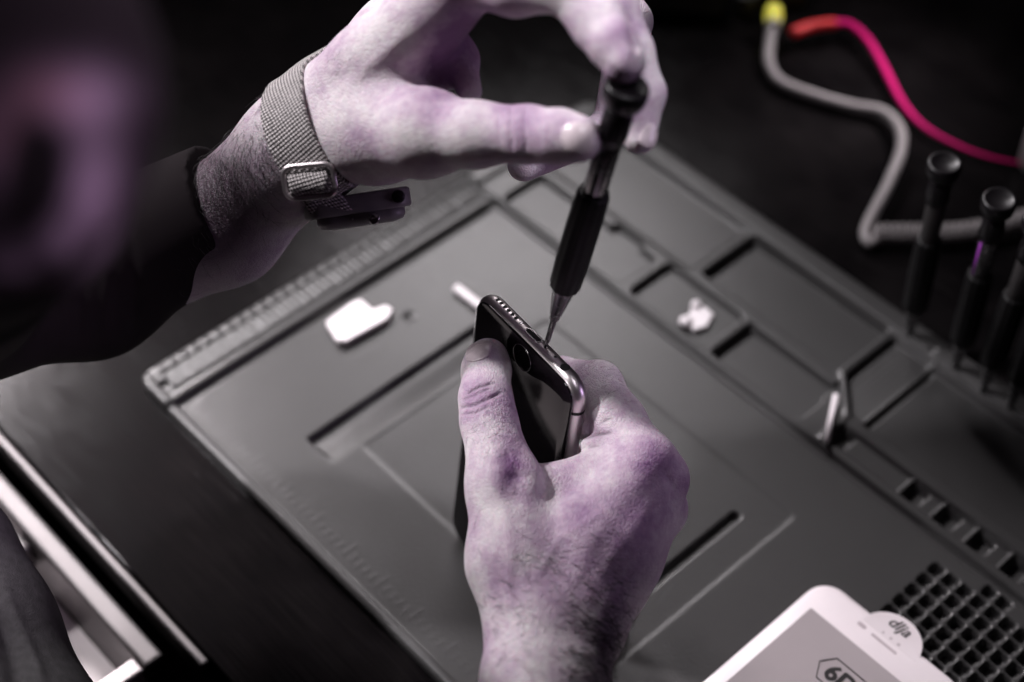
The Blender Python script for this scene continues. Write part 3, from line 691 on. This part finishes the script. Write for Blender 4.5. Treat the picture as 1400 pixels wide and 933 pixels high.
# ------------------------------------------------------------------ precision drivers
def driver(loc, axis, band_mat, label, group=None, L=13.0):
    base = np.asarray(loc, float); ax = nrm(axis); k = L / 13.0
    r = empty('screwdriver', base, label, 'screwdriver', group)
    def pr(name, prof, mat, n=32): return Geo().lathe(base, ax, [(h * k, q) for h, q in prof], n).make(name, mat, r, origin=base)
    pr('shaft', [(0, .05), (.25, .075), (.35, .10), (1.55, .125), (1.62, .19), (1.95, .20)], DARKSTEEL, 20)
    pr('nose', [(1.75, .19), (1.9, .23), (3.1, .40), (3.3, .46), (3.42, .46)], DARKSTEEL)
    # ribbed grip
    V = []; n = 96; prof = [(3.35, .50), (3.45, .56), (4.6, .60), (6.8, .60), (8.0, .57), (8.15, .54), (8.18, .40)]; u = nrm(np.cross(ax, [.3, .9, .2])); v = np.cross(ax, u)
    for i, (h, q) in enumerate(prof):
        for j in range(n):
            t = 2 * math.pi * j / n; w = (1 + .025 * math.cos(12 * t)) * q; V.append(base + ax * h * k + (u * math.cos(t) + v * math.sin(t)) * w)
    F = [(i * n + j, i * n + (j + 1) % n, (i + 1) * n + (j + 1) % n, (i + 1) * n + j) for i in range(len(prof) - 1) for j in range(n)] + [tuple(range(n))[::-1], tuple((len(prof) - 1) * n + j for j in range(n))]
    fixn(mesh('grip', V, F, RUBBER, r, origin=base))
    pr('collar', [(8.1, .40), (8.2, .43), (10.5, .43), (10.6, .40)], band_mat)
    pr('neck', [(10.5, .46), (10.9, .52), (11.6, .50), (12.1, .44)], BLACKPL)
    pr('cap', [(12.0, .40), (12.15, .62), (12.35, .72), (12.65, .76), (12.88, .74), (12.98, .67), (12.95, .58), (12.86, .45), (12.84, .05)], BLACKPL)
    return r
TIP = H(4.15, -.03, -.355)
best = min((abs(np.linalg.norm(P(859, 114, d) - TIP) - 13.0), d) for d in np.arange(52, 66, .05))
driver(TIP, P(859, 114, best[1]) - TIP, DARKSTEEL, 'black precision screwdriver held in the fingers, its tip on the phone')
def std(px, py, cxp, cyp, mat, label):
    b = G(px, py, .8); b = b - ZV * .0
    d = min((abs(np.linalg.norm(P(cxp, cyp, q) - b) - 11.6), q) for q in np.arange(66, 80, .05) if True)[1]
    global STD_AX
    ax = nrm(P(cxp, cyp, d) - b); STD_AX = ax; return driver(b - ax * 1.35, ax, mat, label, 'screwdrivers standing in the mat rim')
std(1243, 458, 1292, 222, ALU, 'black screwdriver with silver collar standing in the rim, nearest the coiled cable start')
pd_ = std(1306, 503, 1367, 272, DARKSTEEL, 'black screwdriver with a purple highlight painted on its collar standing in the rim')
pb = wloc(pd_); pa = nrm(P(1367, 272, 70) - P(1306, 503, 78)); pa = nrm(np.array(STD_AX)); ps = nrm(-RT * .8 - FW * .6); ps = nrm(ps - pa * (ps @ pa))
Geo().tube([pb + pa * 8.3 + ps * .40, pb + pa * 10.4 + ps * .40], .07, 10).make('highlight_strip', PURPLE_GLINT, pd_)  # highlight on the dark collar, built as a coloured strip
std(1344, 533, 1424, 300, ALU, 'black screwdriver with silver collar standing right of the one with the purple highlight')
std(1381, 556, 1462, 318, DARKSTEEL, 'black screwdriver at the right edge with a dark collar in the rim')

# ------------------------------------------------------------------ pale phone with protector, lower right
wp = empty('phone', M(7.5, 33.6, .5), 'pale phone with white front under a tempered glass protector lying on the mat', 'phone')
W0a, W0b = 15.2, 29.72
def Q(x, y, z=0.0): return M(W0a - y, W0b + x, .62 + z)         # x across, y from the ear end down
slab(7.8, 15.8, 1.1, [(.30, 0), (.1, .1), (0, .3), (.02, .50), (.12, .62), (.22, .66)], Q).make('body', WHITEPL, wp)
slab(7.8, 15.8, 1.0, [(.26, .665), (.22, .70), (.26, .72)], Q).make('glass_protector', WHITEPL, wp)
g = Geo(); g.prism([Q(.72 + x, 1.75 + y, .722) for x, y in rrect(6.36, 12.2, .06, 3)], ZV, .006); g.make('screen', SCRGREY, wp, smooth=False)
g = Geo(); g.prism([Q(3.25 + x, .80 + y, .722) for x, y in rrect(1.32, .13, .06, 6)], ZV, .006); g.make('earpiece', FAINT, wp, smooth=False)
def dot(x, y, r, name, mat, z=.722, sx=0): g = Geo(); g.prism([Q(x + (sx if math.cos(t) > 0 else -sx) + r * math.cos(t), y + r * math.sin(t), z) for t in np.linspace(0, 2 * math.pi, 20, endpoint=False)], ZV, .006); g.make(name, mat, wp, smooth=False)
dot(2.72, .84, .10, 'front_camera', FAINT, sx=.12)
for k in range(3): dot(3.54 + .40 * k, .45, .055 + .012 * k, 'sensor_dot', FAINT)
g = Geo(); g.prism([Q(3.93 + 1.42 * math.cos(t), .62 + 1.40 * math.sin(t), .655) for t in np.linspace(math.pi * 1.0, math.pi * 2.0, 40)], ZV, .067); bevel(g.make('pull_tab', WHITEPL, wp, smooth=False), .02)
def text(body, size, x, y, z, name, mat, parent, extr=.004, shear=0.0, heavy=0.0):
    c = bpy.data.curves.new(name, 'FONT'); c.body = body; c.size = size * S; c.extrude = extr * S; c.shear = shear
    o = bpy.data.objects.new(name, c); COL.objects.link(o); dg = bpy.context.evaluated_depsgraph_get()
    me = bpy.data.meshes.new_from_object(o.evaluated_get(dg)); bpy.data.objects.remove(o)
    R = np.stack([MB_, MA, ZV], 1); o0 = Q(x, y, z)
    V = []; F = []
    for q, (ox, oy) in enumerate(((0, 0), (1, 0), (.5, .4), (.5, -.4)) if heavy else ((0, 0),)):
        n = len(V); V += [o0 + R @ (np.array(v.co) / S + np.array([ox * heavy, oy * heavy, .0012 * q])) for v in me.vertices]; F += [tuple(i + n for i in p.vertices) for p in me.polygons]
    return mesh(name, V, F, mat, parent, smooth=False)
text('dlja', .74, 3.32, -.02, .728, 'lettering', INK, wp, shear=.30, heavy=.022)
hexa = [(2.65, 3.45), (3.05, 2.82), (4.80, 2.82), (5.18, 3.45), (4.80, 4.12), (3.05, 4.12)]
g = Geo(); g.tube([Q(x, y, .730) for x, y in hexa + hexa[:2]], .030, 6); g.make('emblem_outline', INK, wp)
text('6D', 1.10, 3.06, 3.84, .730, 'emblem_lettering', INK, wp, heavy=.10)

# ------------------------------------------------------------------ small pale pieces on the mat
def piece(pixels, z0, h, name, label, cat, mat=WHITEBIT, bev=.08):
    g = Geo(); g.prism([G(x, y, z0) for x, y in pixels], ZV, h); o = g.make(name, mat, smooth=False); bevel(o, bev); tag(o, label, cat); return o
piece([(446, 447), (462, 473), (474, 474), (530, 443), (538, 430), (528, 424), (510, 430), (494, 416), (482, 420)], .43, .40, 'plastic_clip', 'small white L-shaped plastic clip lying between ruler strip and slot', 'clip')
g = Geo(); g.tube(spline([G(624, 394, .62), G(650, 414, .62), G(690, 444, .62)], 6), .24, 12); tag(g.make('plastic_stick', WHITEBIT), 'thin white stick on the mat, half hidden behind the black phone', 'stick')
cl = empty('screw_clump', G(950, 436, .22), 'two round white screw heads on a pale scrap in the tray', 'screws')
g = Geo(); g.prism([G(x, y, .24) for x, y in [(938, 440), (945, 424), (962, 422), (975, 433), (966, 450), (948, 455)]], ZV, .22); bevel(g.make('scrap', WHITEBIT, cl, smooth=False), .06)
for x, y, r in ((937, 443, .32), (951, 421, .26)): g = Geo(); g.lathe(G(x, y, .30), ZV + .1 * MA, [(0, r), (.25, r), (.34, r * .8), (.37, r * .3)], 24); g.make('screw_head', WHITEBIT, cl)
g = Geo(); g.tube([G(1143, 541, .98), G(1130, 603, .86)], .15, 10); tag(g.make('metal_pin', WHITEBIT), 'thin bright pin leaning beside the tray divider', 'pin')

# ------------------------------------------------------------------ cables and gear at the back
cab = empty('coiled_cable', G(1190, 325, .5), 'grey cable with yellow plug running into a tight coil behind the screwdrivers', 'cable')
path = spline([G(1057, 30, 1.2), G(1052, 62, .8), G(1052, 88, .6), G(1068, 112, .5), G(1112, 130, .5), G(1165, 145, .5), G(1206, 153, .6), G(1229, 174, .8), G(1232, 205, .9), G(1214, 252, .8), G(1192, 295, .7), G(1183, 318, .6), G(1189, 331, .5), G(1200, 326, .55), G(1203, 312, 1.0)], 10)
Geo().tube(path, .30, 14).make('cord', CABLE, cab)
Geo().lathe(G(1057, 32, 1.2), G(1058, 14, 1.5) - G(1057, 32, 1.2), [(0, .36), (.1, .46), (.5, .50), (1.0, .44), (1.2, .3)], 20).make('plug', YELLOW, cab)
Geo().lathe(G(1056.5, 37, 1.2), G(1057, 30, 1.2) - G(1056.5, 37, 1.2), [(0, .33), (.05, .42), (.42, .43), (.45, .36)], 20).make('plug_ring', PALE, cab)
ax_p = spline([G(1198, 318, .9), G(1240, 318, .9), (G(1300, 317, .9)), G(1350, 311, .9), G(1410, 296, .9), G(1480, 275, .9)], 60); hel = []; tot = 0
for i, p in enumerate(ax_p):
    if i: tot += np.linalg.norm(p - ax_p[i - 1])
seg = []; acc = 0
for i in range(len(ax_p) - 1):
    p, q = ax_p[i], ax_p[i + 1]; t = nrm(q - p); u = nrm(np.cross(t, ZV)); w = np.cross(u, t); dl = np.linalg.norm(q - p)
    for k in range(4):
        ph = (acc + dl * k / 4) / .40 * 2 * math.pi; seg.append(p + (q - p) * k / 4 + (u * math.cos(ph) + w * math.sin(ph)) * .37)
    acc += dl
Geo().tube(seg, .125, 8).make('coil', CABLE, cab)
pk = empty('pink_cable', G(1240, 150, .4), 'bright magenta cable with red plug curving across the dark bench', 'cable')
pp = spline([G(1138, 34, .9), G(1160, 33, .9), G(1186, 55, .8), G(1208, 92, .6), G(1232, 138, .5), G(1262, 172, .45), G(1305, 197, .4), G(1350, 214, .3), G(1405, 226, .2)], 10)
Geo().tube(pp, [.20 if i < 30 else max(.05, .20 - .003 * (i - 30)) for i in range(len(pp))], 14).make('cord', PINK, pk)
Geo().tube(spline([G(1084, 46, .9), G(1110, 37, .9), G(1142, 33, .9)], 8), [.34] * 17, 16).make('plug', RED, pk)
dv = empty('bench_device', G(930, 8, 0), 'dark grey device box at the back edge of the bench', 'device')
g = Geo(); g.box(G(862, 18, 0), nrm(G(1000, 24, 0) - G(862, 18, 0)), np.array([0, 1.0, 0]), ZV, (0, 0, 0), (5.4, 9, 2.2)); bevel(g.make('housing', DARKDEV, dv, False), .3)
Geo().lathe(G(1019, 14, .1), ZV, [(0, .62), (1.1, .62), (1.25, .5)], 24).make('knob', DARKDEV, dv)
g = Geo(); g.box(G(1045, 10, 0), RT, np.array([0, 1.0, 0]), ZV, (-.6, 0, 0), (2.6, 6, 1.6)); bevel(g.make('socket_block', DARKDEV, dv, False), .25)
o = Geo().lathe(G(1420, 225, 0), ZV, [(0, 1.0), (.1, 1.1), (2.2, 1.1), (2.4, 1.0), (2.42, .2)], 32).make('canister', CABLE); tag(o, 'small grey round canister cut by the right edge of the photo', 'canister')

# ------------------------------------------------------------------ camera and light
cd = bpy.data.cameras.new('camera'); cam = bpy.data.objects.new('camera', cd); COL.objects.link(cam); scene.camera = cam
cd.sensor_width = 36; cd.lens = FPX / 1400 * 36; cd.clip_start = .01; cd.clip_end = 30
cam.location = tuple(CAM * S); cam.rotation_euler = (math.pi / 2 - PITCH, 0, 0)
cd.dof.use_dof = True; cd.dof.focus_distance = 64.3 * S; cd.dof.aperture_fstop = 4.1; cd.dof.aperture_blades = 0
import mathutils
def area(name, loc, target, size, power, col, sy=None, spread=180):
    d = bpy.data.lights.new(name, 'AREA'); d.energy = power; d.color = col; d.size = size * S; d.spread = math.radians(spread)
    if sy: d.shape = 'RECTANGLE'; d.size_y = sy * S
    o = bpy.data.objects.new(name, d); COL.objects.link(o); o.location = tuple(np.asarray(loc) * S)
    v = mathutils.Vector(tuple(np.asarray(target, float) - np.asarray(loc, float))); o.rotation_euler = v.to_track_quat('-Z', 'Y').to_euler(); return o
def spot(name, loc, target, size, power, col, radius, blend=1.0):
    d = bpy.data.lights.new(name, 'SPOT'); d.energy = power; d.color = col; d.spot_size = math.radians(size); d.spot_blend = blend; d.shadow_soft_size = radius * S
    o = bpy.data.objects.new(name, d); COL.objects.link(o); o.location = tuple(np.asarray(loc) * S)
    v = mathutils.Vector(tuple(np.asarray(target, float) - np.asarray(loc, float))); o.rotation_euler = v.to_track_quat('-Z', 'Y').to_euler(); return o
spot('key_lamp', (-80, 81.5, 101), (5.5, 40, 8), 33, 74, (1.0, .955, .985), 4)
spot('rim_fill', (-74, 18, 33), (-.7, 40.5, 12.5), 10, 9, (1.0, .95, .99), 3)  # added light on the left edges of thumb and wrist
spot('thumb_fill', (-44, 68, 82), (2, 47, 25.5), 21, 10, (1.0, .95, .99), 3)  # added to brighten the raised hand's thumb
spot('finger_fill', (20, 40, 94), (4.2, 45.8, 27), 9, 25, (.96, .92, 1.0), 3)  # added spot for the fingertips round the driver cap
spot('top_fill', (26, 22, 92), (4, 38.8, 12), 8, 3, (.95, .86, 1.0), 3)  # added weak light on the lower hand's knuckles
spot('phone_fill', (-20, 120, 70), (16.5, 33, 3), 18, 58, (1.0, .94, .97), 5)  # added for the pale phone and the mat around it
spot('purple_fill', (62, 30, 26), (3, 43, 16), 26, 2.6, (.80, .58, .98), 6)  # added purple tint for the shaded sides of the hands
spot('patch_fill', (16, 6, 84), (-12, 31, 35), 17, 27, (.95, .75, 1.0), 4)  # added light on the purple cloth patch
area('sheen_fill', (-5, 124, 63), (-4, 58, 2), 26, 0.66, (1.0, .94, .965), sy=13, spread=90)  # added panel for the mat's sheen and the metal reflections
area('frame_fill', (13, 123, 64), (1, 44, 13), 10, 0.07, (1.0, .95, .97), sy=8, spread=40)  # added small panel to reflect in the black phone's frame
area('table_fill', (-64, 120, 66), (-25, 50, 0), 22, 1.0, (1.0, .93, .95), spread=26)  # added source for the bright reflection on the left of the tabletop
spot('cable_fill', (44, 96, 42), (18.8, 72.8, 0), 17, 23, (1.0, .92, .95), 4)  # added spot to lift the cables at the back
w = bpy.data.worlds.new('World'); scene.world = w; w.use_nodes = True
w.node_tree.nodes['Background'].inputs['Color'].default_value = (.055, .028, .045, 1); w.node_tree.nodes['Background'].inputs['Strength'].default_value = .07
vs = scene.view_settings; vs.view_transform = 'Standard'; vs.look = 'None'; vs.exposure = 0; vs.gamma = 1
scene.cycles.use_denoising = True
